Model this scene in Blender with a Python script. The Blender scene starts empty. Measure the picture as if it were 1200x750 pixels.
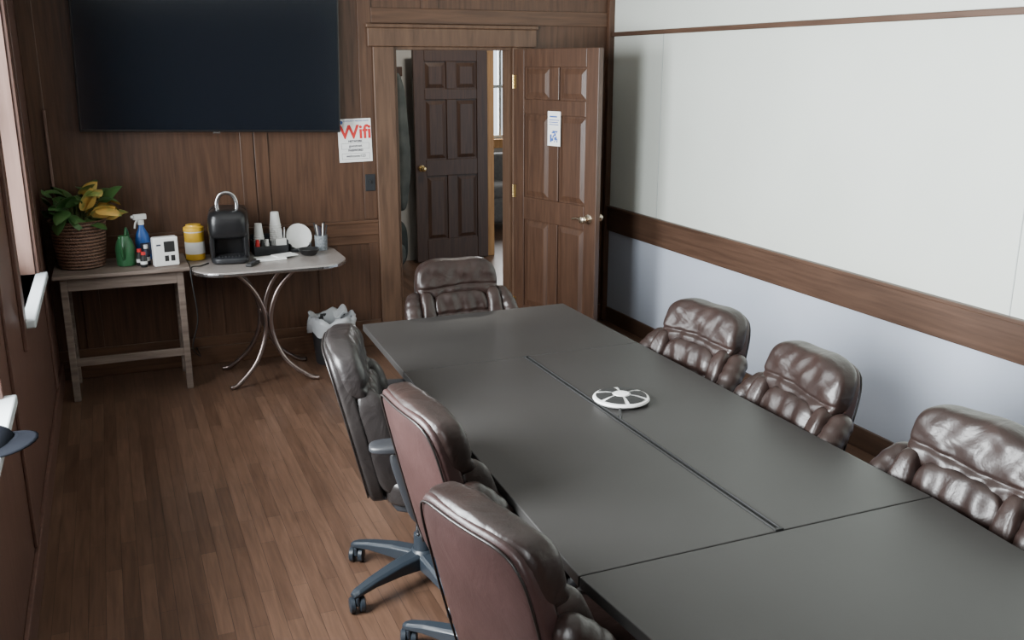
import bpy, bmesh, math, random
from mathutils import Vector, Matrix, Euler
random.seed(4)
C = bpy.context.scene.collection

# ---------------------------------------------------------------- materials
def mat(name, col, rough=0.5, metal=0.0, coat=0.0, emit=None, es=0.0, spec=0.5):
    m = bpy.data.materials.new(name); m.use_nodes = True
    b = m.node_tree.nodes['Principled BSDF']
    b.inputs['Base Color'].default_value = (*col, 1)
    b.inputs['Roughness'].default_value = rough
    b.inputs['Metallic'].default_value = metal
    b.inputs['Coat Weight'].default_value = coat
    b.inputs['Specular IOR Level'].default_value = spec
    if emit:
        b.inputs['Emission Color'].default_value = (*emit, 1)
        b.inputs['Emission Strength'].default_value = es
    return m

def noise_mat(name, c1, c2, scale=(1,1,1), nscale=5, rough=0.5, bump=0.0, bscale=None, detail=6,
              coat=0.0, metal=0.0, distort=0.0, coord='Object', spec=0.5, lo=0.3, hi=0.7, bdist=0.01):
    m = mat(name, c1, rough, metal, coat, spec=spec)
    nt = m.node_tree; N = nt.nodes; L = nt.links
    b = N['Principled BSDF']
    tc = N.new('ShaderNodeTexCoord'); mp = N.new('ShaderNodeMapping')
    mp.inputs['Scale'].default_value = scale
    L.new(tc.outputs[coord], mp.inputs['Vector'])
    n = N.new('ShaderNodeTexNoise'); n.inputs['Scale'].default_value = nscale
    n.inputs['Detail'].default_value = detail; n.inputs['Distortion'].default_value = distort
    L.new(mp.outputs[0], n.inputs['Vector'])
    r = N.new('ShaderNodeValToRGB')
    r.color_ramp.elements[0].position = lo; r.color_ramp.elements[1].position = hi
    r.color_ramp.elements[0].color = (*c1, 1); r.color_ramp.elements[1].color = (*c2, 1)
    L.new(n.outputs['Fac'], r.inputs['Fac']); L.new(r.outputs['Color'], b.inputs['Base Color'])
    if bump:
        n2 = N.new('ShaderNodeTexNoise'); n2.inputs['Scale'].default_value = bscale or nscale
        n2.inputs['Detail'].default_value = 5
        L.new(mp.outputs[0], n2.inputs['Vector'])
        bp = N.new('ShaderNodeBump'); bp.inputs['Strength'].default_value = bump
        bp.inputs['Distance'].default_value = bdist
        L.new(n2.outputs['Fac'], bp.inputs['Height']); L.new(bp.outputs['Normal'], b.inputs['Normal'])
    return m

M_woodV = noise_mat('panel_wood_vertical', (0.052,0.024,0.013), (0.100,0.049,0.027), (14, 14, 0.9), 3, 0.42, 0.15, 9, distort=0.6, bdist=0.003)
M_woodH = noise_mat('trim_wood_x', (0.060,0.028,0.015), (0.110,0.055,0.030), (0.9, 14, 14), 3, 0.4, 0.12, 9, distort=0.5, bdist=0.003)
M_woodY = noise_mat('trim_wood_y', (0.052,0.028,0.018), (0.092,0.051,0.033), (14, 0.7, 14), 3, 0.42, 0.12, 9, distort=0.5, bdist=0.003)
M_doorw = noise_mat('door_wood', (0.042,0.020,0.012), (0.080,0.040,0.023), (16, 16, 1.0), 3, 0.4, 0.12, 9, distort=0.5, bdist=0.003)
M_leftw = noise_mat('left_wall_wood', (0.090,0.046,0.036), (0.140,0.074,0.056), (14, 14, 0.9), 3, 0.36, 0.12, 9, distort=0.5, bdist=0.003)
M_casing = noise_mat('casing_wood', (0.074,0.039,0.023), (0.128,0.071,0.042), (12, 12, 1.2), 3, 0.45, 0.12, 9, distort=0.5, bdist=0.003)
M_oak = noise_mat('golden_oak', (0.35,0.17,0.055), (0.5,0.27,0.1), (14, 14, 1), 3, 0.4)
M_jamb = noise_mat('window_reveal', (0.15,0.085,0.065), (0.21,0.125,0.10), (14, 14, 1), 3, 0.5)
M_sill = mat('sill_white', (0.55,0.60,0.62), 0.4)
M_ceil = noise_mat('ceiling_plaster', (0.46,0.45,0.42), (0.52,0.51,0.48), (1,1,1), 12, 0.9)
M_wallU = noise_mat('wall_upper_board', (0.58,0.61,0.56), (0.62,0.65,0.60), (1,1,1), 1.5, 0.28, 0.05, 60, spec=0.6, bdist=0.002)
M_wallL = noise_mat('wall_lower_paint', (0.42,0.46,0.54), (0.46,0.50,0.58), (1,1,1), 1.5, 0.38, 0.1, 60, bdist=0.002)
M_seam = mat('panel_seam', (0.42,0.45,0.44), 0.6)
M_hall = noise_mat('hall_plaster', (0.50,0.49,0.46), (0.57,0.56,0.53), (1,1,1), 5, 0.8)

def floor_mat():
    m = mat('oak_plank_floor', (0.1,0.05,0.03), 0.33)
    nt = m.node_tree; N = nt.nodes; L = nt.links; b = N['Principled BSDF']
    tc = N.new('ShaderNodeTexCoord'); mp = N.new('ShaderNodeMapping')
    mp.inputs['Rotation'].default_value = (0,0,math.radians(90))
    L.new(tc.outputs['Object'], mp.inputs['Vector'])
    br = N.new('ShaderNodeTexBrick'); br.offset = 0.37; br.offset_frequency = 2
    br.inputs['Scale'].default_value = 1
    br.inputs['Brick Width'].default_value = 0.62; br.inputs['Row Height'].default_value = 0.060
    br.inputs['Mortar Size'].default_value = 0.0010; br.inputs['Mortar Smooth'].default_value = 0.2
    br.inputs['Bias'].default_value = 0.0
    br.inputs['Color1'].default_value = (0.094,0.052,0.034,1)
    br.inputs['Color2'].default_value = (0.150,0.086,0.057,1)
    br.inputs['Mortar'].default_value = (0.04,0.022,0.015,1)
    L.new(mp.outputs[0], br.inputs['Vector'])
    mp2 = N.new('ShaderNodeMapping'); mp2.inputs['Scale'].default_value = (22,1.4,1)
    L.new(tc.outputs['Object'], mp2.inputs['Vector'])
    n = N.new('ShaderNodeTexNoise'); n.inputs['Scale'].default_value = 2.5; n.inputs['Detail'].default_value = 8
    n.inputs['Distortion'].default_value = 0.6
    L.new(mp2.outputs[0], n.inputs['Vector'])
    r = N.new('ShaderNodeValToRGB'); r.color_ramp.elements[0].position=0.3; r.color_ramp.elements[1].position=0.7
    r.color_ramp.elements[0].color=(0.68,0.66,0.64,1); r.color_ramp.elements[1].color=(1.12,1.1,1.08,1)
    L.new(n.outputs['Fac'], r.inputs['Fac'])
    mx = N.new('ShaderNodeMix'); mx.data_type='RGBA'; mx.blend_type='MULTIPLY'; mx.inputs[0].default_value=1
    L.new(br.outputs['Color'], mx.inputs[6]); L.new(r.outputs['Color'], mx.inputs[7])
    L.new(mx.outputs[2], b.inputs['Base Color'])
    bp = N.new('ShaderNodeBump'); bp.inputs['Strength'].default_value=0.25; bp.inputs['Distance'].default_value=0.002
    bp.invert = True
    L.new(br.outputs['Fac'], bp.inputs['Height']); L.new(bp.outputs['Normal'], b.inputs['Normal'])
    return m
M_floor = floor_mat()

def leather(name, c1, c2, rough=0.36, fold=0.22):
    m = noise_mat(name, c1, c2, (1,1,1), 5, rough, 0, coat=0.0, detail=4, spec=0.42)
    nt=m.node_tree; N=nt.nodes; L=nt.links; b=N['Principled BSDF']
    tc=N.new('ShaderNodeTexCoord')
    n=N.new('ShaderNodeTexNoise'); n.inputs['Scale'].default_value=11; n.inputs['Detail'].default_value=2.5; n.inputs['Distortion'].default_value=1.2
    v=N.new('ShaderNodeTexVoronoi'); v.inputs['Scale'].default_value=170
    L.new(tc.outputs['Object'], n.inputs['Vector']); L.new(tc.outputs['Object'], v.inputs['Vector'])
    b1=N.new('ShaderNodeBump'); b1.inputs['Strength'].default_value=fold; b1.inputs['Distance'].default_value=0.02
    b2=N.new('ShaderNodeBump'); b2.inputs['Strength'].default_value=0.12; b2.inputs['Distance'].default_value=0.0015
    L.new(n.outputs['Fac'], b1.inputs['Height']); L.new(v.outputs['Distance'], b2.inputs['Height'])
    L.new(b1.outputs['Normal'], b2.inputs['Normal']); L.new(b2.outputs['Normal'], b.inputs['Normal'])
    return m
M_leather = leather('brown_black_leather', (0.014,0.0080,0.0068), (0.026,0.0150,0.0125))
M_maroon = leather('maroon_leather', (0.030,0.0145,0.0135), (0.042,0.021,0.0195), 0.42, 0.12)
M_black_leather = leather('black_leather', (0.011,0.009,0.009), (0.019,0.016,0.015))
M_pipe = mat('seam_piping', (0.010,0.007,0.006), 0.4)
M_plastic = mat('black_plastic', (0.018,0.019,0.022), 0.42)
M_basepl = mat('base_plastic', (0.020,0.027,0.036), 0.38)
M_steel = mat('steel', (0.55,0.55,0.55), 0.25, 1)
M_chrome = mat('aged_chrome', (0.30,0.24,0.22), 0.3, 1)
M_brass = mat('brass', (0.75,0.55,0.25), 0.25, 1)
M_nickel = mat('satin_nickel', (0.75,0.66,0.52), 0.25, 1)
M_table = noise_mat('charcoal_laminate', (0.0245,0.0230,0.0220), (0.0285,0.0270,0.0260), (1,1,1), 3, 0.43, 0.05, 300, spec=0.42, bdist=0.001)
M_white = mat('white_plastic', (0.8,0.8,0.78), 0.35)
M_paper = mat('paper', (0.85,0.85,0.83), 0.7)
M_black = mat('black_matte', (0.012,0.012,0.012), 0.6)
M_screen = mat('tv_screen', (0.006,0.009,0.014), 0.13, spec=0.7)
M_bezel = mat('tv_bezel', (0.010,0.010,0.011), 0.3)
M_red = mat('red_ink', (0.65,0.03,0.03), 0.6)
M_blue = mat('blue_ink', (0.05,0.12,0.4), 0.6)
M_ink = mat('dark_ink', (0.03,0.03,0.05), 0.6)
M_bluepl = mat('blue_plastic', (0.03,0.12,0.42), 0.3)
M_green = mat('green_plastic', (0.03,0.13,0.05), 0.35)
M_yellow = mat('yellow_plastic', (0.75,0.45,0.04), 0.4)
M_weath = noise_mat('weathered_wood', (0.11,0.08,0.065), (0.22,0.17,0.14), (1.2, 14, 14), 3, 0.6, 0.2, 8, bdist=0.003)
M_lam = noise_mat('grey_laminate', (0.24,0.21,0.195), (0.31,0.28,0.26), (1,1,1), 60, 0.3)
def wicker():
    m = mat('wicker', (0.2,0.09,0.05), 0.6)
    nt=m.node_tree; N=nt.nodes; L=nt.links; b=N['Principled BSDF']
    tc=N.new('ShaderNodeTexCoord')
    w=N.new('ShaderNodeTexWave'); w.bands_direction='Z'; w.inputs['Scale'].default_value=16; w.inputs['Distortion'].default_value=2.5; w.inputs['Detail Scale'].default_value=6
    L.new(tc.outputs['Object'], w.inputs['Vector'])
    r=N.new('ShaderNodeValToRGB'); r.color_ramp.elements[0].color=(0.04,0.018,0.012,1); r.color_ramp.elements[1].color=(0.24,0.13,0.085,1)
    L.new(w.outputs['Fac'], r.inputs['Fac']); L.new(r.outputs['Color'], b.inputs['Base Color'])
    bp=N.new('ShaderNodeBump'); bp.inputs['Strength'].default_value=0.8; bp.inputs['Distance'].default_value=0.006
    L.new(w.outputs['Fac'], bp.inputs['Height']); L.new(bp.outputs['Normal'], b.inputs['Normal'])
    return m
M_wicker = wicker()
M_leaf = noise_mat('leaf_green', (0.03,0.085,0.025), (0.075,0.16,0.045), (1,1,1), 12, 0.4)
M_leafY = noise_mat('leaf_variegated', (0.52,0.32,0.08), (0.16,0.22,0.06), (1,1,1), 12, 0.4, lo=0.46, hi=0.62)
M_stem = mat('stem', (0.1,0.12,0.04), 0.6)
M_soil = mat('soil', (0.02,0.013,0.01), 0.9)
M_bag = mat('bin_liner', (0.60,0.62,0.64), 0.22)
M_bag.node_tree.nodes['Principled BSDF'].inputs['Alpha'].default_value = 0.72
M_bin = mat('bin_dark', (0.03,0.03,0.033), 0.5)
M_coat = noise_mat('coat_cloth', (0.02,0.025,0.025), (0.045,0.055,0.05), (1,1,1), 8, 0.9, 0.3, 20)
M_coat2 = noise_mat('coat_cloth_grey', (0.06,0.07,0.065), (0.11,0.12,0.11), (1,1,1), 8, 0.9, 0.3, 20)
M_sofa = noise_mat('sofa_cloth', (0.13,0.13,0.13), (0.18,0.18,0.18), (1,1,1), 30, 0.9)
M_lens = mat('lens_glass', (0.3,0.3,0.3), 0.1)

# ---------------------------------------------------------------- geometry helpers
def empty(name, loc=(0,0,0), rz=0.0, rot=None):
    e = bpy.data.objects.new(name, None); C.objects.link(e)
    e.location = loc; e.rotation_euler = rot if rot else (0,0,rz); e.empty_display_size = 0.1
    return e

def mesh(name, verts, faces, m, parent=None, smooth=False, loc=(0,0,0), rot=(0,0,0), mats=None, mi=None):
    me = bpy.data.meshes.new(name); me.from_pydata([tuple(v) for v in verts], [], faces)
    for mm in (mats or [m]): me.materials.append(mm)
    if mi:
        for p, i in zip(me.polygons, mi): p.material_index = i
    if smooth:
        for p in me.polygons: p.use_smooth = True
    bm = bmesh.new(); bm.from_mesh(me); bmesh.ops.recalc_face_normals(bm, faces=bm.faces); bm.to_mesh(me); bm.free()
    o = bpy.data.objects.new(name, me); C.objects.link(o)
    o.location = loc; o.rotation_euler = rot
    if parent: o.parent = parent
    return o

def bev(o, w, seg=2):
    b = o.modifiers.new('bevel','BEVEL'); b.width=w; b.segments=seg; b.limit_method='ANGLE'; b.angle_limit=math.radians(40)
    return o

def boxes(name, lst, m, parent=None, bevel=0, loc=(0,0,0), rot=(0,0,0), mats=None):
    V=[];F=[];MI=[]
    for q in lst:
        x0,x1,y0,y1,z0,z1 = q[:6]; n=len(V)
        V += [(x0,y0,z0),(x1,y0,z0),(x1,y1,z0),(x0,y1,z0),(x0,y0,z1),(x1,y0,z1),(x1,y1,z1),(x0,y1,z1)]
        F += [(n,n+3,n+2,n+1),(n+4,n+5,n+6,n+7),(n,n+1,n+5,n+4),(n+1,n+2,n+6,n+5),(n+2,n+3,n+7,n+6),(n+3,n,n+4,n+7)]
        MI += [q[6] if len(q)>6 else 0]*6
    o = mesh(name,V,F,m,parent,False,loc,rot,mats,MI)
    if bevel: bev(o,bevel)
    return o

def prism(name, poly, z0, z1, m, parent=None, bevel=0, loc=(0,0,0), rot=(0,0,0)):
    n=len(poly)
    V=[(x,y,z0) for x,y in poly]+[(x,y,z1) for x,y in poly]
    F=[tuple(range(n-1,-1,-1)),tuple(range(n,2*n))]+[(i,(i+1)%n,n+(i+1)%n,n+i) for i in range(n)]
    o=mesh(name,V,F,m,parent,False,loc,rot)
    if bevel: bev(o,bevel)
    return o

def lathe(name, prof, m, parent=None, loc=(0,0,0), rot=(0,0,0), seg=32, mats=None, mis=None, sx=1, sy=1):
    V=[];F=[];MI=[]
    for r,z in prof:
        for i in range(seg):
            a=2*math.pi*i/seg; V.append((r*math.cos(a)*sx,r*math.sin(a)*sy,z))
    for j in range(len(prof)-1):
        for i in range(seg):
            k=(i+1)%seg
            F.append((j*seg+i,j*seg+k,(j+1)*seg+k,(j+1)*seg+i)); MI.append(mis[j] if mis else 0)
    F.append(tuple(range(seg-1,-1,-1))); MI.append(mis[0] if mis else 0)
    F.append(tuple((len(prof)-1)*seg+i for i in range(seg))); MI.append(mis[-1] if mis else 0)
    o=mesh(name,V,F,m,parent,True,loc,rot,mats,MI)
    e=o.modifiers.new('es','EDGE_SPLIT'); e.split_angle=math.radians(38)
    return o

def catmull(pts, n=8):
    P=[Vector(p) for p in pts]; P=[P[0]*2-P[1]]+P+[P[-1]*2-P[-2]]; out=[]
    for i in range(1,len(P)-2):
        for k in range(n):
            t=k/n
            out.append(0.5*((2*P[i])+(P[i+1]-P[i-1])*t+(2*P[i-1]-5*P[i]+4*P[i+1]-P[i+2])*t*t+(3*P[i]-P[i-1]-3*P[i+1]+P[i+2])*t**3))
    out.append(P[-2]); return out

def tube(name, pts, r, m, parent=None, seg=10, smoothn=8, flat=(1,1), radii=None, loc=(0,0,0), rot=(0,0,0), upv=None):
    path = catmull(pts, smoothn) if smoothn>1 else [Vector(p) for p in pts]
    V=[];F=[]; up=Vector(upv) if upv else Vector((0.02,0.03,1)); prev=None
    for i,p in enumerate(path):
        d=(path[min(i+1,len(path)-1)]-path[max(i-1,0)]).normalized()
        if prev is None:
            u=d.cross(up); 
            if u.length<0.05: u=d.cross(Vector((1,0,0)))
            u.normalize()
        else:
            u=(prev-d*prev.dot(d)).normalized()
        prev=u; w=u.cross(d)
        rr=r if radii is None else radii(i/(len(path)-1))
        for k in range(seg):
            a=2*math.pi*k/seg; V.append(p+u*math.cos(a)*rr*flat[0]+w*math.sin(a)*rr*flat[1])
    for j in range(len(path)-1):
        for k in range(seg):
            k2=(k+1)%seg; F.append((j*seg+k,j*seg+k2,(j+1)*seg+k2,(j+1)*seg+k))
    F.append(tuple(range(seg-1,-1,-1))); F.append(tuple((len(path)-1)*seg+i for i in range(seg)))
    return mesh(name,V,F,m,parent,True,loc,rot)

def blob(name, half, p, m, parent=None, center=(0,0,0), n=14, warp=None, rot=(0,0,0), loc=(0,0,0)):
    idx={};V=[];F=[]
    def vid(c):
        key=tuple(round(q*n) for q in c)
        if key not in idx:
            d=Vector(c); d=Vector([math.tan(q*math.pi/4*0.98)/math.tan(math.pi/4*0.98) for q in d])
            s=(abs(d.x)**p+abs(d.y)**p+abs(d.z)**p)**(1/p); d=d/s
            v=Vector((d.x*half[0],d.y*half[1],d.z*half[2]))
            if warp: v=Vector(warp(v, d))
            idx[key]=len(V); V.append(v+Vector(center))
        return idx[key]
    g=[-1+2*i/n for i in range(n+1)]
    for ax in range(3):
        for s in (-1,1):
            for i in range(n):
                for j in range(n):
                    q=[]
                    for (a,b) in ((g[i],g[j]),(g[i+1],g[j]),(g[i+1],g[j+1]),(g[i],g[j+1])):
                        c=[0,0,0]; c[ax]=s; c[(ax+1)%3]=a; c[(ax+2)%3]=b; q.append(vid(c))
                    F.append(tuple(q))
    return mesh(name,V,F,m,parent,True,loc,rot)

def text(name, body, size, m, parent, loc, rot, ext=0.0005):
    cu=bpy.data.curves.new(name,'FONT'); cu.body=body; cu.size=size; cu.align_x='CENTER'; cu.align_y='CENTER'; cu.extrude=ext
    cu.materials.append(m); cu.offset = 0.0
    o=bpy.data.objects.new(name,cu); C.objects.link(o); o.parent=parent; o.location=loc; o.rotation_euler=rot
    return o

# ---------------------------------------------------------------- room
XL,XR,YF,YB,H = -0.42, 3.475, 6.38, -2.4, 2.85
boxes('floor',[(-0.62,6.4,YB-0.12,12.4,-0.06,0)],M_floor)
boxes('ceiling',[(-0.62,6.4,YB-0.12,12.4,H,H+0.08)],M_ceil)
WIN=[(4.45,5.45),(2.15,3.35),(-0.6,0.6)]
WZ0,WZ1=0.88,2.45
L=[]; ys=[YB]
for a,b in sorted(WIN): ys+= [a,b]
ys.append(YF+0.12)
for i in range(0,len(ys),2): L.append((XL-0.2,XL,ys[i],ys[i+1],0,H))
for a,b in WIN: L += [(XL-0.2,XL,a,b,0,WZ0),(XL-0.2,XL,a,b,WZ1,H)]
boxes('wall_left',L,M_leftw)
DX0,DX1,DZ=1.82,2.68,2.055
boxes('wall_far',[(XL,DX0,YF,YF+0.12,0,H),(DX1,XR+0.12,YF,YF+0.12,0,H),(DX0,DX1,YF,YF+0.12,DZ,H)],M_woodV)
boxes('wall_right',[(XR,XR+0.12,YB,YF,0,H)],None,mats=[M_wallU])
boxes('wall_back',[(XL-0.2,XR+0.12,YB-0.12,YB,0,H)],M_woodV)
boxes('trim_1',[(XR-0.004,XR,YB,YF-0.001,0.10,0.74)],M_wallL)
boxes('trim_2',[(XR-0.003,XR,5.66,5.665,0.90,2.15),(XR-0.003,XR,2.78,2.785,0.90,2.15),(XR-0.003,XR,0.4,0.405,0.90,2.15)],M_seam)
boxes('trim_3',[(XR-0.022,XR,YB,YF-0.001,0.715,0.90),(XR-0.032,XR,YB,YF-0.001,0.885,0.905)],M_woodY,bevel=0.004)
boxes('trim_4',[(XR-0.02,XR,YB,YF-0.001,2.135,2.165)],M_woodY,bevel=0.004)
boxes('trim_5',[(XR-0.045,XR,YF-0.04,YF,0,H)],M_woodV,bevel=0.004)
boxes('baseboard_right',[(XR-0.018,XR,YB,YF-0.041,0,0.115)],M_woodY,bevel=0.004)
f=YF-0.010; fh=YF-0.013
boxes('trim_6',[(-0.42,-0.33,f,YF,0.91,2.62),(0.78,0.862,f,YF,0.91,2.62),(0.868,0.955,f,YF,0.91,2.62),(1.58,1.672,f,YF,0.91,2.62),
                (2.02,2.14,f,YF,2.30,H)],M_woodV,bevel=0.003)
boxes('trim_7',[(XL,1.672,fh-0.006,YF,0.80,0.885),(XL,1.672,fh-0.014,YF,0.885,0.905)],M_woodH,bevel=0.003)
boxes('trim_8',[(1.672,3.43,fh,YF,2.203,2.30),(XL,1.672,fh,YF,2.62,2.72)],M_woodH,bevel=0.003)
boxes('trim_9',[(1.24,1.33,f,YF,0.19,0.74),(1.60,1.672,f,YF,0.19,0.74),(0.5,0.6,f,YF,0.19,0.74),(-0.25,-0.15,f,YF,0.19,0.74)],M_woodV,bevel=0.003)
boxes('trim_10',[(XL,1.672,fh,YF,0.125,0.19),(XL,1.672,fh,YF,0.74,0.80)],M_woodH,bevel=0.003)
boxes('baseboard_far',[(XL,1.672,YF-0.02,YF,0,0.125),(2.83,3.43,YF-0.02,YF,0,0.125)],M_woodH,bevel=0.004)
boxes('trim_11',[(-0.34,-0.325,YF-0.03,YF-0.0125,0.78,1.68)],M_jamb,bevel=0.003)
boxes('trim_12',[(1.672,DX0,YF-0.028,YF,0,DZ+0.0),(DX1,2.83,YF-0.02,YF,0,DZ),(1.64,2.86,YF-0.03,YF,DZ,DZ+0.12),
                 (1.63,2.87,YF-0.038,YF,DZ+0.12,DZ+0.145)],M_casing,bevel=0.006)
boxes('trim_13',[(DX0,DX0+0.02,YF-0.002,YF+0.13,0,DZ),(DX1-0.02,DX1,YF-0.002,YF+0.13,0,DZ),(DX0+0.02,DX1-0.02,YF-0.002,YF+0.13,DZ-0.02,DZ)],M_casing,bevel=0.002)
boxes('baseboard_left',[(XL,XL+0.018,YB,YF-0.03,0,0.13)],M_leftw,bevel=0.004)
tl=[]
for a,b in WIN:
    tl += [(XL,XL+0.018,a-0.10,a,WZ0-0.12,WZ1+0.1),(XL,XL+0.018,b,b+0.10,WZ0-0.12,WZ1+0.1),(XL,XL+0.018,a,b,WZ1,WZ1+0.1)]
boxes('trim_14',tl,M_leftw,bevel=0.004)
boxes('trim_15',[(XL,XL+0.012,3.75,4.0,0.14,H),(XL,XL+0.012,5.75,5.9,0.14,H),(XL,XL+0.012,1.2,1.5,0.14,H)],M_leftw,bevel=0.003)
for i,(a,b) in enumerate(WIN):
    w=empty('window_%d'%(i+1),(XL-0.1,(a+b)/2,WZ0))
    hw=(b-a)/2; hh=WZ1-WZ0
    boxes('reveal',[(-0.1,0.098,-hw,-hw+0.012,0,hh),(-0.1,0.098,hw-0.012,hw,0,hh),(-0.1,0.098,-hw,hw,hh-0.012,hh)],M_jamb,w)
    boxes('sash',[(-0.08,-0.04,-hw+0.012,-hw+0.06,0,hh),(-0.08,-0.04,hw-0.06,hw-0.012,0,hh),(-0.08,-0.04,-hw+0.06,hw-0.06,0,0.06),
                  (-0.08,-0.04,-hw+0.06,hw-0.06,hh-0.06,hh-0.012),(-0.08,-0.04,-hw+0.06,hw-0.06,hh/2-0.02,hh/2+0.02)],M_sill,w,bevel=0.003)
    boxes('sill',[(-0.1,0.155,-hw-0.04,hw+0.04,-0.035,0.0)],M_sill,w,bevel=0.006)
    ld=bpy.data.lights.new('daylight_%d'%(i+1),'AREA'); ld.shape='RECTANGLE'; ld.size=hh-0.05; ld.size_y=(b-a)-0.05
    ld.energy=[100,300,105][i]; ld.color=(0.94,0.98,1.0); ld.spread=math.radians(140)
    lo=bpy.data.objects.new('daylight_%d'%(i+1),ld); C.objects.link(lo)
    lo.location=(XL-0.26,(a+b)/2,(WZ0+WZ1)/2); lo.rotation_euler=(0,math.radians(-90),0)

# ---------------------------------------------------------------- doors
def panel_door(name, W, HH, T, m, loc, rz, knob_side=1, knobm=M_brass, lever=False):
    e=empty(name,loc,rz)
    st=0.115; mid=0.10
    rails=[(0,0.22),(0.86,1.02),(1.60,1.70),(HH-0.12,HH)]
    t=T/2
    L=[(0,st,-t,t,0,HH),(W-st,W,-t,t,0,HH)]
    for a,b in rails: L.append((st,W-st,-t,t,a,b))
    cx=W/2
    for k in range(3): L.append((cx-mid/2,cx+mid/2,-t,t,rails[k][1],rails[k+1][0]))
    boxes('stiles_and_rails',L,m,e,bevel=0.004)
    boxes('core',[(st,W-st,-t*0.35,t*0.35,0.2,HH-0.1)],m,e)
    V=[];F=[]
    for k in range(3):
        z0,z1=rails[k][1]+0.012,rails[k+1][0]-0.012
        for x0,x1 in ((st+0.012,cx-mid/2-0.012),(cx+mid/2+0.012,W-st-0.012)):
            for s in (-1,1):
                n=len(V); i=0.035
                V+=[(x0,s*t*0.35,z0),(x1,s*t*0.35,z0),(x1,s*t*0.35,z1),(x0,s*t*0.35,z1),
                    (x0+i,s*t*0.85,z0+i),(x1-i,s*t*0.85,z0+i),(x1-i,s*t*0.85,z1-i),(x0+i,s*t*0.85,z1-i)]
                F+=[(n+4,n+5,n+6,n+7),(n,n+1,n+5,n+4),(n+1,n+2,n+6,n+5),(n+2,n+3,n+7,n+6),(n+3,n,n+4,n+7)]
    mesh('raised_panels',V,F,m,e)
    kx=W-0.065; kz=0.94
    for s in (-1,1):
        lathe('knob_rose_%d'%(s>0),[(0.032,0),(0.032,0.006),(0.012,0.012),(0.011,0.035),(0.022,0.045),(0.028,0.058),(0.022,0.072),(0.005,0.078)],
              knobm,e,(kx,s*t,kz),(math.radians(-90*s),0,0),seg=20)
        if lever:
            tube('lever_%d'%(s>0),[(kx,s*(t+0.055),kz),(kx-0.05,s*(t+0.058),kz+0.004),(kx-0.11,s*(t+0.05),kz-0.006)],0.009,knobm,e)
    for z in (0.22,1.05,HH-0.22):
        lathe('hinge',[(0.007,-0.045),(0.007,0.045)],M_brass,e,(-0.004,-t,z),seg=10)
        boxes('hinge_leaf',[(0.0,0.03,-t-0.0015,-t,z-0.045,z+0.045)],M_brass,e)
    return e
ang=-math.radians(74)
d1=panel_door('door_1',0.86,2.035,0.04,M_doorw,(2.69,YF-0.05,0.008),ang,knobm=M_nickel,lever=True)
dd=Vector((math.cos(ang),math.sin(ang),0)); nn=Vector((math.sin(ang),-math.cos(ang),0))
pc=Vector((2.69,YF-0.05,0))+dd*0.44+nn*0.0225
n_=empty('door_notice',(pc.x,pc.y,1.52),ang)
boxes('sheet',[(-0.065,0.065,-0.0015,0.0,-0.115,0.115)],M_paper,n_)
boxes('print',[(-0.045,0.03,-0.002,-0.0015,0.075,0.085),(-0.05,0.05,-0.002,-0.0015,0.055,0.06),(-0.05,0.04,-0.002,-0.0015,0.04,0.045),
               (-0.05,0.045,-0.002,-0.0015,0.025,0.03)],M_blue,n_)
qr=[]
for i in range(9):
    for j in range(9):
        if random.random()<0.55: qr.append((-0.04+i*0.0085,-0.04+i*0.0085+0.0085,-0.002,-0.0015,-0.09+j*0.0085,-0.09+j*0.0085+0.0085))
boxes('qr_code',qr,M_blue,n_)

# ---------------------------------------------------------------- hall beyond
boxes('wall_hall_left',[(1.2,1.32,YF+0.12,12.3,0,H)],M_hall)
boxes('wall_hall_right',[(6.28,6.4,YF+0.12,12.3,0,H)],M_hall)
boxes('wall_hall_far',[(1.2,4.3,12.3,12.4,0,H),(5.7,6.4,12.3,12.4,0,H),(4.3,5.7,12.3,12.4,0,0.95),(4.3,5.7,12.3,12.4,2.35,H)],M_hall)
boxes('wall_hall_partition',[(1.32,3.57,9.20,9.30,0,H),(4.75,6.28,9.2,9.3,0,H),(3.57,4.75,9.2,9.3,2.16,H)],M_hall)
boxes('trim_16',[(3.53,3.635,9.12,9.20,0,2.18),(3.57,3.635,9.2,9.32,0,2.16),(3.635,4.75,9.14,9.2,2.14,2.26)],M_oak,bevel=0.004)
panel_door('door_2',0.78,2.08,0.04,M_doorw,(3.54,9.08,0.008),math.radians(183))
w=empty('window_4',(5.0,12.3,0.95))
boxes('sash',[(-0.7,-0.65,0.02,0.06,0,1.4),(0.65,0.7,0.02,0.06,0,1.4),(-0.65,0.65,0.02,0.06,0,0.05),(-0.65,0.65,0.02,0.06,1.35,1.4),(-0.65,0.65,0.02,0.06,0.68,0.72),(-0.02,0.02,0.015,0.055,0.05,1.35)],M_sill,w)
boxes('sill',[(-0.78,0.78,-0.08,0.03,-0.12,0.0)],M_oak,w,bevel=0.005)
ld=bpy.data.lights.new('daylight_4','AREA'); ld.shape='RECTANGLE'; ld.size=1.36; ld.size_y=1.36; ld.energy=75; ld.color=(1,0.98,0.95)
lo=bpy.data.objects.new('daylight_4',ld); C.objects.link(lo); lo.location=(5.0,12.42,1.65); lo.rotation_euler=(math.radians(-90),0,0)
ld=bpy.data.lights.new('hall_fill_light','AREA'); ld.shape='DISK'; ld.size=0.35; ld.energy=26; ld.color=(1,0.95,0.86)  # added fill lamp to brighten the hall, no fixture behind it
lo=bpy.data.objects.new('hall_fill_light',ld); C.objects.link(lo); lo.location=(3.0,7.9,2.8)
s=empty('sofa',(4.55,10.9,0))
blob('base',(0.95,0.42,0.17),8,M_sofa,s,(0,0,0.25)); blob('backrest',(0.95,0.13,0.28),6,M_sofa,s,(0,0.33,0.58))
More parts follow.
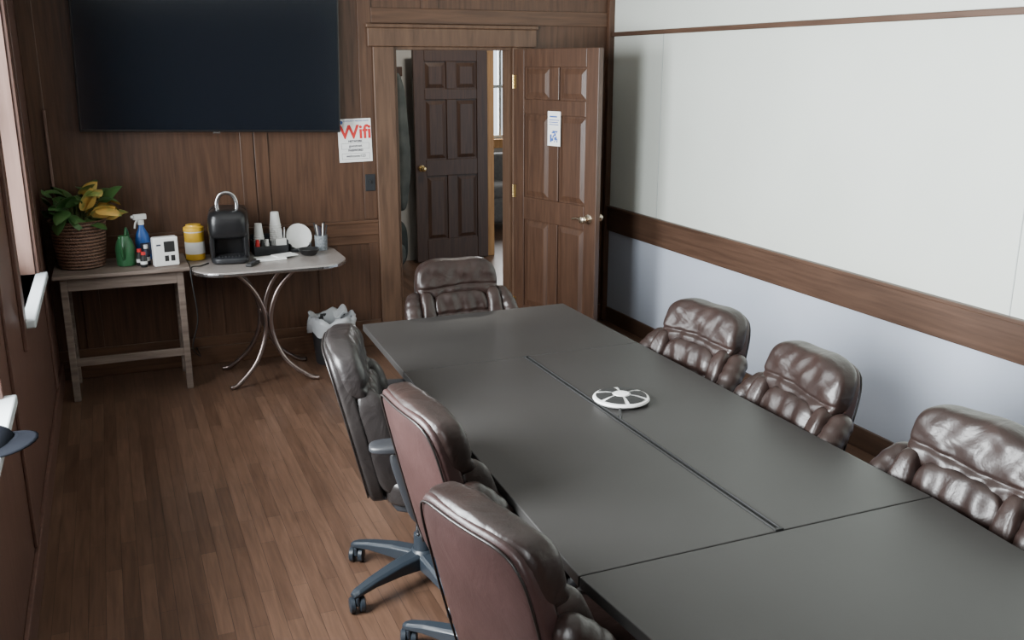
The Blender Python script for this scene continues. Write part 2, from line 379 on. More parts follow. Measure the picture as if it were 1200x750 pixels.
blob('seat_cushion_1',(0.4,0.36,0.09),5,M_sofa,s,(-0.41,-0.06,0.46)); blob('seat_cushion_2',(0.4,0.36,0.09),5,M_sofa,s,(0.41,-0.06,0.46))
for x in (-0.9,0.9): blob('arm',(0.11,0.42,0.2),5,M_sofa,s,(x,0,0.45))
for x in (-0.8,0.8):
    for y in (-0.3,0.3): lathe('foot',[(0.025,0),(0.03,0.1)],M_black,s,(x,y,0),seg=10)
s=empty('coat_rack',(2.52,9.17,0))
boxes('rail',[(-0.45,0.18,0.0,0.025,1.83,1.92)],M_doorw,s,bevel=0.004)
for k,x in enumerate((-0.40,-0.25,-0.10,0.07)):
    tube('hook',[(x,0,1.88),(x,-0.05,1.86),(x,-0.07,1.90)],0.006,M_steel,s)
    def wp(v,d,k=k):
        z=v.z; wv=0.66+0.34*min(1,(0.62-z)/0.45)
        return (v.x*wv+0.008*math.sin(z*9+k), v.y*wv+0.012*math.sin(v.x*60+k), z)
    blob('coat_%d'%(k+1),(0.115,0.09,0.66-0.07*(k%3)),4,[M_coat2,M_coat,M_coat,M_coat2][k],s,(x,-0.115,1.20+0.05*(k%3)),n=18,warp=wp)
s=empty('backpack',(2.46,8.95,0))
blob('pack',(0.17,0.12,0.24),3.2,M_coat,s,(0,0,0.24),n=14); blob('front_pocket',(0.12,0.05,0.11),3,M_coat2,s,(0,-0.12,0.15),n=10)
tube('grab_loop',[(-0.04,0.02,0.46),(0,0.02,0.52),(0.04,0.02,0.46)],0.008,M_black,s)

# ---------------------------------------------------------------- television
tv=empty('television',(0.645,YF-0.03,1.975),rot=(0,math.radians(1.6),0))
boxes('bezel',[(-0.785,0.785,-0.07,-0.03,-0.445,0.445)],M_bezel,tv,bevel=0.006)
boxes('screen',[(-0.773,0.773,-0.073,-0.069,-0.430,0.433)],M_screen,tv)
boxes('rear_housing',[(-0.5,0.5,-0.03,0.005,-0.3,0.3)],M_bezel,tv,bevel=0.01)
boxes('wall_bracket',[(-0.2,0.2,0.005,0.012,-0.2,0.2)],M_black,tv)
boxes('logo',[(-0.022,0.022,-0.0745,-0.069,-0.452,-0.443)],M_steel,tv)

# wifi sign
s=empty('wifi_sign',(1.532,YF-0.011,1.447),rot=(0,math.radians(-1),0))
boxes('sheet',[(-0.113,0.113,-0.004,-0.0,-0.143,0.143)],M_paper,s)
R90=(math.radians(90),0,0)
text('word_wifi','Wifi',0.125,M_red,s,(0.005,-0.005,0.052),R90,0.0006).data.offset=0.003
text('header','COMMUNITY MEETING ROOM',0.0125,M_blue,s,(0.012,-0.005,0.128),R90)
text('label_network','NETWORK',0.019,M_ink,s,(0,-0.005,-0.005),R90).data.offset=0.0006
text('value_network','guestnet',0.026,M_ink,s,(0,-0.0055,-0.036),R90)
text('label_password','PASSWORD',0.019,M_ink,s,(0,-0.005,-0.066),R90).data.offset=0.0006
text('value_password','welcome123',0.026,M_ink,s,(0,-0.0055,-0.103),R90)
fr=[]
for zc in (-0.037,-0.104):
    fr+=[(-0.095,0.095,-0.0045,-0.004,zc+0.018,zc+0.0195),(-0.095,0.095,-0.0045,-0.004,zc-0.0195,zc-0.018),(-0.095,-0.0935,-0.0045,-0.004,zc-0.018,zc+0.018),(0.0935,0.095,-0.0045,-0.004,zc-0.018,zc+0.018)]
boxes('field_frames',fr,M_ink,s)
lathe('logo_mark',[(0.012,0),(0.012,0.001)],M_blue,s,(-0.09,-0.004,0.12),R90,seg=16)
s=empty('light_switch',(1.625,YF-0.011,1.16))
boxes('plate',[(-0.035,0.035,-0.006,0,-0.057,0.057)],M_plastic,s,bevel=0.003)
boxes('toggle',[(-0.006,0.006,-0.016,-0.005,-0.004,0.016)],M_black,s,bevel=0.001)

# ---------------------------------------------------------------- conference table
def xl(y): 
    return 0.94+ (0.086)*max(0,(y-1.82))/2.45 if y>1.82 else 0.94
def xr(y): return 2.065+0.015*max(0,(y-1.82))/2.45
t=empty('conference_table',(0,0,0))
Z0,Z1=0.718,0.75; g=0.0015
prism('end_top_far',[(xl(3.5),3.5+g),(xr(3.5),3.5+g),(xr(4.27),4.27),(xl(4.27),4.27)],Z0,Z1,M_table,t,bevel=0.003)
sx=1.535
prism('middle_top_left',[(xl(1.82),1.82+g),(sx-0.011,1.82+g),(sx-0.011,3.5-g),(xl(3.5),3.5-g)],Z0,Z1,M_table,t,bevel=0.003)
prism('middle_top_right',[(sx+0.011,1.82+g),(xr(1.82),1.82+g),(xr(3.5),3.5-g),(sx+0.011,3.5-g)],Z0,Z1,M_table,t,bevel=0.003)
prism('end_top_near',[(1.02,0.9),(1.98,0.9),(2.065,1.82-g),(0.94,1.82-g)],Z0,Z1,M_table,t,bevel=0.003)
boxes('cable_channel',[(sx-0.03,sx+0.03,1.83,3.49,0.66,0.722)],M_black,t)
boxes('channel_trim',[(sx-0.012,sx-0.006,1.825,3.495,0.73,0.753),(sx+0.006,sx+0.012,1.825,3.495,0.73,0.753)],M_black,t,bevel=0.001)
boxes('channel_end_cap',[(sx-0.013,sx+0.013,1.823,1.833,0.735,0.7535),(sx-0.013,sx+0.013,3.489,3.497,0.735,0.7535)],M_black,t)
for i,(y0,y1) in enumerate(((1.22,1.62),(2.2,3.1),(3.62,3.95))):
    boxes('pedestal_%d'%(i+1),[(1.44,1.63,y0,y1,0.03,0.66),(1.40,1.67,y0-0.03,y1+0.03,0,0.035),(1.36,1.71,y0,y1,0.66,0.72)],M_table,t,bevel=0.004)

# speakerphone
s=empty('conference_speakerphone',(1.635,2.86,0.7505))
lathe('body',[(0.085,0.0),(0.099,0.006),(0.104,0.012),(0.101,0.018),(0.06,0.026),(0.02,0.028),(0.0,0.028)],M_white,s,seg=48)
V=[];F=[]
for k in range(6):
    a0=math.radians(60*k+5+15); a1=math.radians(60*k+55+15); n=len(V); K=6
    for r,z in ((0.034,0.0295),(0.060,0.0285),(0.093,0.0220)):
        for j in range(K+1):
            a=a0+(a1-a0)*j/K; V.append((r*math.cos(a),r*math.sin(a),z))
    for q in range(2):
        for j in range(K): F.append((n+q*(K+1)+j,n+q*(K+1)+j+1,n+(q+1)*(K+1)+j+1,n+(q+1)*(K+1)+j))
mesh('speaker_grilles',V,F,M_black,s)
lathe('center_button',[(0.028,0.0270),(0.028,0.0305),(0.0,0.031)],M_white,s,seg=24)
tube('cable',[(-0.05,-0.08,0.008),(-0.07,-0.12,0.006),(-0.085,-0.15,0.006),(-0.09,-0.17,-0.02)],0.004,M_black,s)

# ---------------------------------------------------------------- office chairs
def chair(loc, rz, style='exec', bmat=M_maroon, fmat=M_leather, base_rot=0.3, bdx=0.0, seed=0, zs=0.0, rec=0.26):
    e=empty('office_chair',(loc[0],loc[1],0),rz)
    def bend(x,y,z):
        return (x-(z-0.5)*rec+0.42*y*y+bdx+(rec-0.16)*0.4, y, z+zs*max(0,z-0.45)/0.5)
    def shellw(v,d):
        y=v.y*(1-0.05*max(0,v.z)/0.27-0.08*max(0,-v.z)/0.27)
        return bend(v.x-0.190,y,v.z+0.680)
    blob('back_shell',(0.034,0.222,0.268),6,bmat,e,n=18,warp=shellw)
    rim=[]
    for k in range(0,33):
        a=math.radians(-50+280*k/32); ca,sa=math.cos(a),math.sin(a)
        q=(abs(ca)**6+abs(sa)**6)**(1/6)
        y=ca/q*0.214; z=sa/q*0.254; y*=(1-0.05*max(0,z)/0.27-0.08*max(0,-z)/0.27)
        rim.append(bend(-0.222,y,z+0.680))
    tube('rim_piping',rim,0.0035,M_pipe,e,seg=6,smoothn=2)
    def wr(v,fr):
        return 0.75*fr*(0.0030*math.sin(v.y*47+v.z*40+seed)+0.0022*math.sin(v.y*83-v.z*55+2.1*seed)+0.0025*math.sin(v.z*75+v.y*9+seed))
    def pilw(v,d):
        front=max(0,d.x)
        groove=-0.010*front*math.exp(-((v.z+0.030+0.006*math.sin(v.y*14+seed))/0.0075)**2)
        pucker=0.0040*math.sin(v.y*70+seed)*front*math.exp(-((v.z+0.06)/0.03)**2)
        x=v.x+groove+pucker+wr(v,0.3+0.7*front)
        z=v.z+0.003*math.sin(v.y*24+seed)*(d.z>0)
        return bend(x-0.156,v.y*(1-0.05*max(0,v.z)/0.1),z+0.862)
    blob('head_pillow',(0.060,0.220,0.100),3.8,fmat,e,n=34,warp=pilw)
    def lumw(v,d):
        fr=max(0,d.x)
        s_=-0.012*fr*(math.exp(-((v.z-0.060)/0.008)**2)+math.exp(-((v.z+0.010)/0.008)**2)+math.exp(-((v.z+0.080)/0.008)**2))
        s_+=0.0045*math.sin(v.y*72+seed+v.z*12)*fr+wr(v,0.5)
        return bend(v.x+s_-0.122,v.y,v.z+0.645)
    blob('lumbar_cushion',(0.050,0.150,0.165),5,fmat,e,n=34,warp=lumw)
    for sy in (-1,1):
        def bw(v,d,sy=sy):
            return bend(v.x-0.122+wr(v,0.5),v.y+sy*0.180,v.z+0.64)
        blob('back_bolster',(0.060,0.042,0.180),3.4,fmat,e,n=18,warp=bw)
    def seatw(v,d):
        z=v.z+0.012*(1-(v.y/0.27)**2)*(d.z>0)
        if d.z>0: z-=0.008*math.exp(-((abs(v.y)-0.17)/0.012)**2)+0.006*math.exp(-((v.x-0.0)/0.012)**2)
        z-=0.03*max(0,(v.x-0.12)/0.1)**2
        return (v.x,v.y,z+wr(v,0.5))
    blob('seat',(0.225,0.245,0.062),4.5,fmat,e,(0.075,0,0.468),n=24,warp=seatw)
    blob('seat_pan',(0.19,0.21,0.025),6,M_plastic,e,(0.07,0,0.405),n=8)
    if style=='exec':
        for sy in (-1,1):
            def rad(q):
                base=0.043+0.010*math.sin(math.pi*min(1,q*1.6))+0.0015*math.sin(q*60)
                if q<0.08: base*=0.45+0.55*(q/0.08)**0.5
                if q>0.92: base*=0.35+0.65*((1-q)/0.08)**0.5
                return base
            tube('arm_pad',[(-0.195+bdx,sy*0.222,0.785),(-0.155+bdx,sy*0.242,0.765),(-0.11,sy*0.258,0.722),(-0.055,sy*0.266,0.670),(0.06,sy*0.270,0.652),(0.15,sy*0.268,0.638),(0.205,sy*0.264,0.585)],
                 0.045,fmat,e,seg=20,flat=(0.85,0.85),radii=rad)
            tube('arm_frame',[(0.20,sy*0.266,0.60),(0.205,sy*0.264,0.50),(0.16,sy*0.25,0.42),(0.05,sy*0.19,0.40)],0.02,M_plastic,e,seg=10,flat=(1.3,0.8))
    else:
        for sy in (-1,1):
            blob('arm_pad',(0.125,0.048,0.018),3.5,M_plastic,e,(-0.065,sy*0.315,0.695),n=12)
            def aw(v,d,sy=sy): return (v.x*(1+0.25*v.z/0.12)-0.03-0.15*v.z, v.y, v.z)
            blob('arm_bracket',(0.066,0.024,0.14),5,M_plastic,e,(0,sy*0.318,0.55),n=10,warp=aw)
            boxes('arm_strut',[(-0.03,0.03,min(sy*0.10,sy*0.33),max(sy*0.10,sy*0.33),0.405,0.425)],M_plastic,e,bevel=0.004)
            lathe('arm_button',[(0.012,0),(0.011,0.004),(0.0,0.005)],M_lens,e,(-0.03,sy*0.343,0.60),(math.radians(-90*sy),0,0),seg=16)
    boxes('tilt_mechanism',[(-0.10,0.12,-0.07,0.07,0.345,0.395)],M_plastic,e,bevel=0.012)
    bx=-0.165+bdx+(rec-0.16)*0.4
    boxes('back_bar',[(bx-0.005,0.0,-0.04,0.04,0.365,0.385),(bx-0.005,bx+0.015,-0.04,0.04,0.37,0.50)],M_plastic,e,bevel=0.006)
    tube('height_lever',[(0.0,-0.06,0.365),(-0.02,-0.17,0.36),(-0.03,-0.23,0.33),(-0.03,-0.27,0.335)],0.006,M_plastic,e)
    lathe('gas_column',[(0.038,0.085),(0.036,0.20),(0.027,0.205),(0.026,0.30),(0.02,0.305),(0.02,0.35)],M_basepl,e,seg=20)
    lathe('hub',[(0.045,0.065),(0.052,0.075),(0.052,0.125),(0.04,0.14)],M_basepl,e,seg=24)
    for k in range(5):
        a=base_rot+k*2*math.pi/5; ca,sa=math.cos(a),math.sin(a)
        V=[];F=[]
        st=[(0.03,0.036,0.068,0.132),(0.13,0.032,0.078,0.126),(0.245,0.026,0.078,0.108),(0.318,0.022,0.068,0.090),(0.338,0.014,0.066,0.082)]
        for r,hw,z0,z1 in st:
            for (o,z) in ((-hw,z0),(hw,z0),(hw,z1-0.008),(hw*0.6,z1),(-hw*0.6,z1),(-hw,z1-0.008)):
                V.append((r*ca-o*sa,r*sa+o*ca,z))
        for j in range(len(st)-1):
            for q in range(6): F.append((j*6+q,j*6+(q+1)%6,(j+1)*6+(q+1)%6,(j+1)*6+q))
        F.append((5,4,3,2,1,0)); F.append(tuple(24+q for q in range(6)))
        bev(mesh('base_leg_%d'%(k+1),V,F,M_basepl,e),0.004)
        cx,cy=0.318*ca,0.318*sa; b2=a+1.1+k
        for sgn in (-1,1):
            ox,oy=-math.sin(b2)*0.018*sgn, math.cos(b2)*0.018*sgn
            lathe('caster_wheel',[(0.024,-0.011),(0.030,-0.007),(0.030,0.007),(0.024,0.011)],M_basepl,e,(cx+ox,cy+oy,0.0305),(math.radians(90),0,b2),seg=18)
        boxes('caster_fork',[(-0.022,0.022,-0.007,0.007,0.03,0.068)],M_basepl,e,bevel=0.005,loc=(cx,cy,0),rot=(0,0,b2))
    return e
PI=math.pi
chair((0.905,1.86),math.radians(14),base_rot=0.5,seed=1,zs=0.035)
chair((0.985,2.54),math.radians(5),base_rot=0.9,seed=2,zs=0.045)
chair((0.965,3.18),math.radians(-14),style='task',bmat=M_black_leather,fmat=M_black_leather,base_rot=math.radians(202.5+14),bdx=-0.045,seed=3,zs=0.05)
chair((1.60,4.37),math.radians(-90),bmat=M_black_leather,base_rot=0.2,seed=4)
chair((2.055,3.22),PI+math.radians(8),seed=5)
chair((2.02,2.56),PI-math.radians(5),seed=6)
chair((2.02,1.80),PI+math.radians(2),seed=7)

# ---------------------------------------------------------------- wooden side table
s=empty('wooden_side_table',(0,0,0))
boxes('top',[(-0.375,0.375,5.86,6.34,0.748,0.77)],M_weath,s,bevel=0.004)
lg=[]
for x in (-0.34,0.30):
    for y in (5.90,6.27): lg.append((x,x+0.038,y,y+0.038,0,0.748))
boxes('legs',lg,M_weath,s,bevel=0.003)
boxes('apron',[(-0.302,0.30,5.905,5.925,0.67,0.748),(-0.302,0.30,6.28,6.30,0.67,0.748),(-0.335,-0.31,5.94,6.27,0.67,0.748),(0.31,0.333,5.94,6.27,0.67,0.748)],M_weath,s,bevel=0.002)
boxes('stretcher',[(-0.302,0.30,5.905,5.93,0.215,0.26),(-0.335,-0.31,5.94,6.27,0.215,0.26),(0.31,0.333,5.94,6.27,0.215,0.26)],M_weath,s,bevel=0.002)

# ---------------------------------------------------------------- dinette table
s=empty('dinette_table',(0,0,0))
def rrect(x0,x1,y0,y1,rs,n=10):
    P=[]
    for (cx,cy,r,a0) in ((x1-rs[0],y0+rs[0],rs[0],-90),(x1-rs[1],y1-rs[1],rs[1],0),(x0+rs[2],y1-rs[2],rs[2],90),(x0+rs[3],y0+rs[3],rs[3],180)):
        for k in range(n+1):
            a=math.radians(a0+90*k/n); P.append((cx+r*math.cos(a),cy+r*math.sin(a)))
    return P
prism('top',rrect(0.385,1.325,5.70,6.33,(0.22,0.12,0.12,0.2)),0.722,0.75,M_lam,s,bevel=0.004)
prism('edge_band',rrect(0.382,1.328,5.697,6.333,(0.22,0.12,0.12,0.2)),0.724,0.744,M_steel,s,bevel=0.003)
for y,dy in ((5.86,-0.08),(6.10,0.08)):
    tube('leg_left',[(0.63,y,0.72),(0.73,y,0.60),(0.79,y,0.45),(0.785,y,0.30),(0.715,y+dy*0.5,0.14),(0.60,y+dy,0.03),(0.545,y+dy*1.2,0.013)],0.0145,M_chrome,s,seg=12)
    tube('leg_right',[(1.00,y,0.72),(0.89,y,0.60),(0.830,y,0.45),(0.835,y,0.30),(0.90,y+dy*0.5,0.14),(1.03,y+dy,0.03),(1.09,y+dy*1.2,0.013)],0.0145,M_chrome,s,seg=12)
boxes('under_frame',[(0.56,1.07,5.84,5.88,0.708,0.722),(0.56,1.07,6.08,6.12,0.708,0.722),(0.79,0.83,5.87,6.09,0.33,0.42)],M_chrome,s,bevel=0.003)

# ---------------------------------------------------------------- waste bin
s=empty('waste_bin',(1.26,6.12,0))
lathe('bin_body',[(0.11,0.0),(0.115,0.01),(0.14,0.29),(0.145,0.30),(0.137,0.30),(0.112,0.02)],M_bin,s,seg=28)
V=[];F=[];n=44
prof=[(0.10,0.12),(0.13,0.27),(0.140,0.315),(0.152,0.320),(0.160,0.295),(0.158,0.25),(0.154,0.215)]
for j,(r,z) in enumerate(prof):
    for i in range(n):
        a=2*PI*i/n; w_=0.008*math.sin(7*a+j)+0.006*math.sin(13*a+2*j); V.append(((r+w_)*math.cos(a),(r+w_)*math.sin(a),z+(0.016*math.sin(5*a+j*0.5)+0.006*math.sin(11*a) if j>1 else 0)))
for j in range(len(prof)-1):
    for i in range(n): F.append((j*n+i,j*n+(i+1)%n,(j+1)*n+(i+1)%n,(j+1)*n+i))
mesh('liner_bag',V,F,M_bag,s,True)
blob('bag_fold',(0.05,0.035,0.022),2,M_bag,s,(0.07,0.04,0.325),n=12,warp=lambda v,d:(v.x,v.y,v.z+0.02*math.sin(v.x*60)+0.015*math.sin(v.y*80)))

# ---------------------------------------------------------------- potted plant
s=empty('potted_plant',(-0.215,6.13,0.771))
lathe('wicker_basket',[(0.115,0.0),(0.13,0.01),(0.145,0.14),(0.155,0.27),(0.162,0.285),(0.150,0.285),(0.14,0.25)],M_wicker,s,seg=40)
lathe('soil',[(0.14,0.24),(0.0,0.25)],M_soil,s)
V=[];F=[];MI=[]
def leaf(base, az, el, Ln, Wd, droop, mi):
    n0=len(V); K=8
    d=Vector((math.cos(az)*math.cos(el),math.sin(az)*math.cos(el),math.sin(el))); side=Vector((-math.sin(az),math.cos(az),0))
    p=Vector(base); step=Ln/K; roll=random.uniform(-0.6,0.6)
    for k in range(K+1):
        q=k/K; wv=Wd*math.sin(PI*min(1,q**0.7))**0.7*0.5+0.0008
        up=side.cross(d).normalized(); sd=(side*math.cos(roll)+up*math.sin(roll))
        V.append(p-sd*wv+up*wv*0.3); V.append(p.copy()); V.append(p+sd*wv+up*wv*0.3)
        p=p+d*step; d=(d+Vector((0,0,-droop/K))).normalized()
    for k in range(K):
        a=n0+3*k
        F.extend([(a,a+1,a+4,a+3),(a+1,a+2,a+5,a+4)]); MI.extend([mi,mi])
stems=[]
for k in range(46):
    az=random.uniform(0,2*PI); rr=random.uniform(0.01,0.06); hgt=random.uniform(0.27,0.44)
    spread=random.uniform(0.01,0.11)
    b=Vector((rr*math.cos(az),rr*math.sin(az),0.24)); tip=Vector((math.cos(az)*(rr+spread),math.sin(az)*(rr+spread)*0.8,hgt))
    stems.append((b,tip))
    yellow = 1 if (math.cos(az)>0.35 and random.random()<0.45) else 0
    leaf(tip,az+random.uniform(-0.5,0.5),random.uniform(-0.1,1.2),random.uniform(0.11,0.17),random.uniform(0.075,0.11),random.uniform(0.6,2.0),yellow)
for (x,y,z,az,el,mi) in ((0.05,-0.07,0.34,-1.0,1.3,1),(0.09,-0.07,0.30,-0.5,0.9,1),(0.10,-0.09,0.36,-0.3,0.2,1),(-0.03,-0.09,0.38,-1.8,0.8,0),(0.13,0.0,0.38,0.1,1.0,0)):
    stems.append((Vector((x*0.3,y*0.3,0.24)),Vector((x,y,z)))); leaf((x,y,z),az,el,0.17,0.12,1.3,mi)
for v in V:
    if v.y>0.205: v.y=0.205
    if v.x<-0.17: v.x=-0.17-0.1*(abs(v.x)-0.17)
mesh('leaves',V,F,None,s,True,mats=[M_leaf,M_leafY],mi=MI)
for i,(b,tp) in enumerate(stems):
    m_=(b+tp)/2+Vector((0,0,0.03)); tube('stem_%d'%(i+1),[b,m_,tp],0.0035,M_stem,s,seg=6,smoothn=4)

s=empty('watering_can',(0.03,6.07,0.771),rz=math.radians(255)); s.scale=(0.92,0.92,1.12)
lathe('body',[(0.055,0),(0.06,0.005),(0.062,0.09),(0.05,0.13),(0.035,0.15),(0.033,0.16),(0.0,0.16)],M_green,s,seg=28)
tube('spout',[(0.05,0,0.04),(0.09,0,0.09),(0.115,0,0.17)],0.012,M_green,s,radii=lambda q:0.013-0.005*q)
tube('handle',[(-0.03,0,0.15),(-0.06,0,0.19),(-0.10,0,0.15),(-0.09,0,0.07),(-0.058,0,0.04)],0.008,M_green,s)
s=empty('spray_bottle',(0.135,6.20,0.771),rz=math.radians(200))
lathe('body',[(0.042,0),(0.046,0.006),(0.046,0.12),(0.038,0.16),(0.018,0.20),(0.015,0.225),(0.0,0.225)],M_bluepl,s,sy=0.72)
lathe('collar',[(0.019,0.22),(0.019,0.245),(0.013,0.25)],M_white,s,seg=20)
boxes('sprayer_head',[(-0.035,0.045,-0.013,0.013,0.25,0.285),(0.045,0.06,-0.009,0.009,0.262,0.28)],M_white,s,bevel=0.006)
tube('trigger',[(0.02,0,0.255),(0.035,0,0.23),(0.042,0,0.20)],0.006,M_white,s)
boxes('label',[(-0.03,0.03,0.031,0.0345,0.04,0.11),(-0.03,0.03,-0.0345,-0.031,0.04,0.11)],M_ink,s)
for (x,y,h_,mc) in ((0.105,6.03,0.10,M_black),(0.145,6.04,0.12,M_ink),(0.125,5.97,0.09,M_black)):
    s=empty('condiment_bottle',(x,y,0.771))
    lathe('body',[(0.018,0),(0.02,0.004),(0.02,h_*0.6),(0.01,h_*0.78),(0.01,h_*0.85),(0,h_*0.85)],mc,s,seg=18)
    lathe('cap',[(0.013,h_*0.82),(0.013,h_),(0,h_)],M_red if mc is M_black else M_white,s,seg=16)
    lathe('label',[(0.0204,h_*0.2),(0.0204,h_*0.4)],M_paper,s,seg=18)
s=empty('desk_clock',(0.25,5.97,0.771),rz=math.radians(10))
boxes('housing',[(-0.072,0.072,-0.03,0.03,0,0.175)],M_white,s,bevel=0.008)
boxes('display',[(-0.012,0.050,-0.0325,-0.029,0.085,0.150)],M_black,s,bevel=0.002)
boxes('buttons',[(-0.012,0.012,-0.0325,-0.029,0.03,0.065),(0.024,0.048,-0.0325,-0.029,0.03,0.065)],M_black,s,bevel=0.002)
boxes('logo',[(-0.055,-0.03,-0.0315,-0.029,0.125,0.135)],M_ink,s)
s=empty('wipes_canister',(0.438,6.20,0.751))
lathe('tub',[(0.055,0),(0.059,0.004),(0.059,0.03),(0.059,0.175),(0.059,0.185),(0.0,0.185)],None,s,mats=[M_yellow,M_white],mis=[0,0,0,1,1],seg=32)
lathe('lid',[(0.062,0.182),(0.062,0.205),(0.048,0.212),(0.045,0.222),(0,0.223)],M_yellow,s)
lathe('label',[(0.0597,0.04),(0.0597,0.115)],M_paper,s)
# coffee maker : one rounded body, brew head overhanging a cup bay, loop handle
s=empty('coffee_maker',(0.64,6.09,0.751),rz=math.radians(-8))
blob('rear_body',(0.120,0.085,0.165),7,M_bezel,s,(0,0.075,0.166),n=14)
blob('brew_head',(0.122,0.155,0.092),5,M_bezel,s,(0,0.0,0.240),n=16,warp=lambda v,d:(v.x*(1-0.10*max(0,d.z)**2),v.y*(1-0.12*max(0,d.z)**2),v.z))
blob('side_cheek_left',(0.018,0.11,0.14),5,M_bezel,s,(-0.100,-0.015,0.142),n=8)
blob('side_cheek_right',(0.018,0.11,0.14),5,M_bezel,s,(0.100,-0.015,0.142),n=8)
blob('drip_tray',(0.112,0.13,0.022),5,M_plastic,s,(0,-0.03,0.022),n=8)
boxes('tray_grille',[(-0.07+0.02*i,-0.06+0.02*i,-0.13,-0.03,0.043,0.047) for i in range(7)],M_bin,s)
tube('lift_handle',[(-0.055,-0.06,0.31),(-0.058,-0.06,0.37),(-0.038,-0.06,0.415),(0,-0.06,0.430),(0.038,-0.06,0.415),(0.058,-0.06,0.37),(0.055,-0.06,0.31)],0.0095,M_steel,s,seg=10,flat=(1,1.3))
s=empty('power_cord',(0.372,5.85,0.755))
tube('cord',[(0.125,0.17,0.0),(0.07,0.10,0.0),(0.008,0.0,0.01),(0.006,-0.03,-0.08),(0.02,-0.02,-0.30),(-0.02,0.02,-0.48),(0.03,0.2,-0.60),(0.03,0.48,-0.62)],0.004,M_black,s,seg=6)
# cup organiser with cups
s=empty('coffee_caddy',(0.902,6.22,0.751))
boxes('tray',[(-0.11,0.11,-0.075,0.075,0,0.012),(-0.11,-0.104,-0.075,0.075,0.01,0.09),(0.104,0.11,-0.075,0.075,0.01,0.09),(-0.11,0.11,0.069,0.075,0.01,0.12),(-0.11,0.11,-0.075,-0.069,0.01,0.06),(-0.003,0.003,-0.07,0.07,0.01,0.09)],M_plastic,s,bevel=0.002)
def cupstack(name,loc,nc,parent=None,r=0.037,h_=0.085):
    pr=[]
    for k in range(nc):
        z=k*0.014; pr += [(r*1.06,z),(r*1.06,z+0.004),(r*0.95,z+0.006),(r*0.93,z+0.0135)]
    zt=nc*0.014
    pr += [(r*1.0,zt),(r*1.0,zt+0.004),(r*0.92,zt+0.006),(r*0.68,zt+h_),(0,zt+h_)]
    return lathe(name,pr,M_paper,parent,loc,seg=28)
cupstack('cup_stack_tall',(0.045,0.01,0.013),12,s)
cupstack('cup_stack_short',(-0.062,0.02,0.013),7,s,r=0.033)
for k,(x,y) in enumerate(((-0.083,-0.045),(-0.053,-0.048),(-0.022,-0.045))):
    lathe('creamer_jar_%d'%(k+1),[(0.013,0.013),(0.0145,0.02),(0.0145,0.07),(0.011,0.085),(0.011,0.10),(0,0.10)],[M_red,M_black,M_white][k],s,(x,y,0),seg=16)
boxes('stir_stick_box',[(0.03,0.10,-0.065,-0.035,0.013,0.10)],M_white,s,bevel=0.002)
for k in range(9):
    x=0.036+k*0.007; tube('stir_stick',[(x,-0.05,0.09),(x+random.uniform(-.01,.01),-0.05+random.uniform(-.012,.012),0.155+random.uniform(-.01,.02))],0.0018,M_paper,s,seg=5,smoothn=1)
s=empty('paper_plate_stack',(1.10,6.24,0.751))
for k in range(5):
    lathe('plate_%d'%(k+1),[(0.045,0),(0.06,0.006),(0.082,0.014),(0.0825,0.016),(0.058,0.009),(0.0,0.004)],M_paper,s,(0,0.02+k*0.006,0.088),(math.radians(72),0,0),seg=36)
boxes('plate_holder',[(-0.07,0.07,-0.06,0.085,0,0.02),(-0.07,0.07,0.07,0.085,0.02,0.10),(-0.07,-0.06,-0.05,0.07,0.02,0.05),(0.06,0.07,-0.05,0.07,0.02,0.05)],M_plastic,s,bevel=0.003)
s=empty('serving_bowl',(1.125,6.06,0.751))
lathe('bowl',[(0.03,0),(0.05,0.008),(0.07,0.04),(0.072,0.042),(0.067,0.042),(0.045,0.012),(0,0.01)],M_bezel,s)
s=empty('pen_cup',(1.235,6.20,0.751))
lathe('cup',[(0.038,0),(0.04,0.004),(0.042,0.10),(0.038,0.10),(0.036,0.01),(0,0.01)],noise_mat('mesh_cup',(0.12,0.14,0.16),(0.3,0.32,0.34),(1,1,1),90,0.4),s,seg=28)
for k in range(9):
    a=k*0.7; b0=(0.015*math.cos(a),0.015*math.sin(a),0.012); b1=(0.042*math.cos(a),0.042*math.sin(a),0.165+0.02*math.sin(k*2.1))
    tube('pen_%d'%(k+1),[b0,b1],0.0045,[M_bin,M_black,M_ink,M_white][k%4],s,seg=8,smoothn=1)
s=empty('napkin_stack',(0.90,6.02,0.751),rz=math.radians(8))
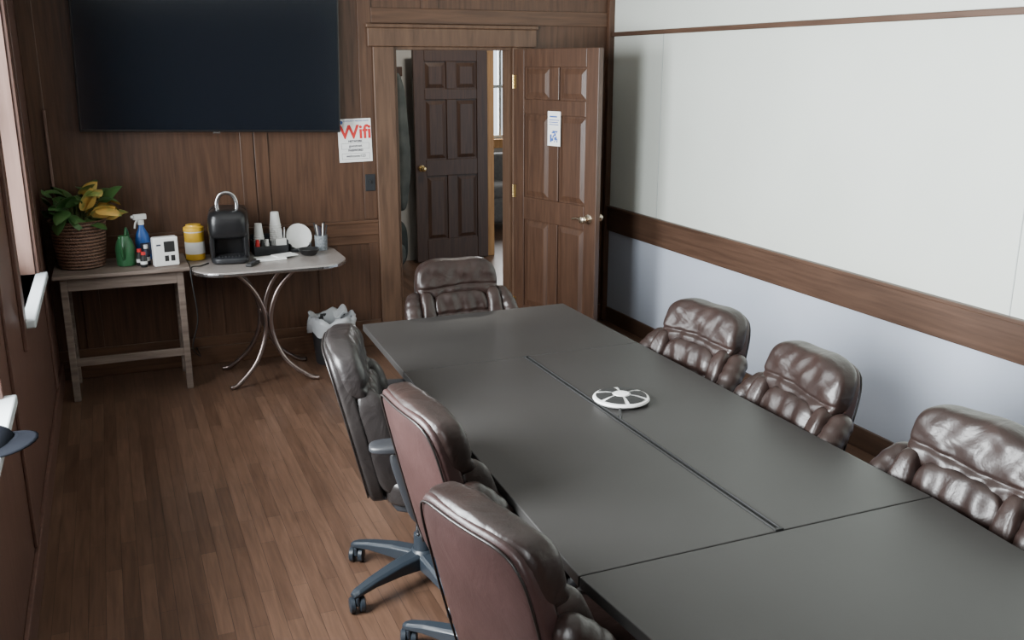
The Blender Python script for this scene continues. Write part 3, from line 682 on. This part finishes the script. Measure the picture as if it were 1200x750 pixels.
boxes('napkins',[(-0.12,0.06,-0.06,0.06,0,0.012)],M_paper,s,bevel=0.002); boxes('envelopes',[(0.0,0.14,-0.05,0.05,0.0125,0.018)],M_paper,s,rot=(0,0,0.2))
s=empty('remote_control',(0.745,5.88,0.751),rz=math.radians(60))
boxes('body',[(-0.07,0.07,-0.02,0.02,0,0.018)],M_black,s,bevel=0.005)
boxes('keys',[(-0.05+0.02*i,-0.038+0.02*i,-0.012+0.014*j,-0.002+0.014*j,0.018,0.0195) for i in range(5) for j in range(2)],M_bin,s)
# cap on the window sill
M_capc=mat('cap_cloth',(0.010,0.011,0.014),1.0,spec=0.0)
s=empty('baseball_cap',(-0.375,2.92,0.881),rz=math.radians(-6))
blob('crown',(0.085,0.08,0.055),2.3,M_capc,s,(-0.045,0,0.0),n=14,warp=lambda v,d:(v.x,v.y,max(v.z,0.0)))
V=[];F=[]
for j in range(7):
    for i in range(13):
        a=math.radians(-75+150*i/12); r=0.070+0.062*j/6*max(0,math.cos(a))**0.5
        V.append((-0.030+r*math.cos(a),r*math.sin(a),0.022-0.014*math.sin(a)**2-0.010*j/6))
for j in range(6):
    for i in range(12): F.append((j*13+i,j*13+i+1,(j+1)*13+i+1,(j+1)*13+i))
o=mesh('brim',V,F,M_capc,s,True); so=o.modifiers.new('sol','SOLIDIFY'); so.thickness=0.004
lathe('top_button',[(0.007,0.053),(0.005,0.058),(0,0.059)],M_capc,s,(-0.045,0,0),seg=10)

# ---------------------------------------------------------------- world + camera
w=bpy.data.worlds.new('World'); bpy.context.scene.world=w; w.use_nodes=True
w.node_tree.nodes['Background'].inputs[0].default_value=(0.8,0.9,1,1); w.node_tree.nodes['Background'].inputs[1].default_value=2.0
cam=bpy.data.cameras.new('Camera'); cam.lens=33.3; cam.sensor_width=36; cam.clip_start=0.02
co=bpy.data.objects.new('Camera',cam); C.objects.link(co)
co.location=(0,0,1.94); co.rotation_euler=(math.radians(74.9),0,math.radians(-22.8))
bpy.context.scene.camera=co
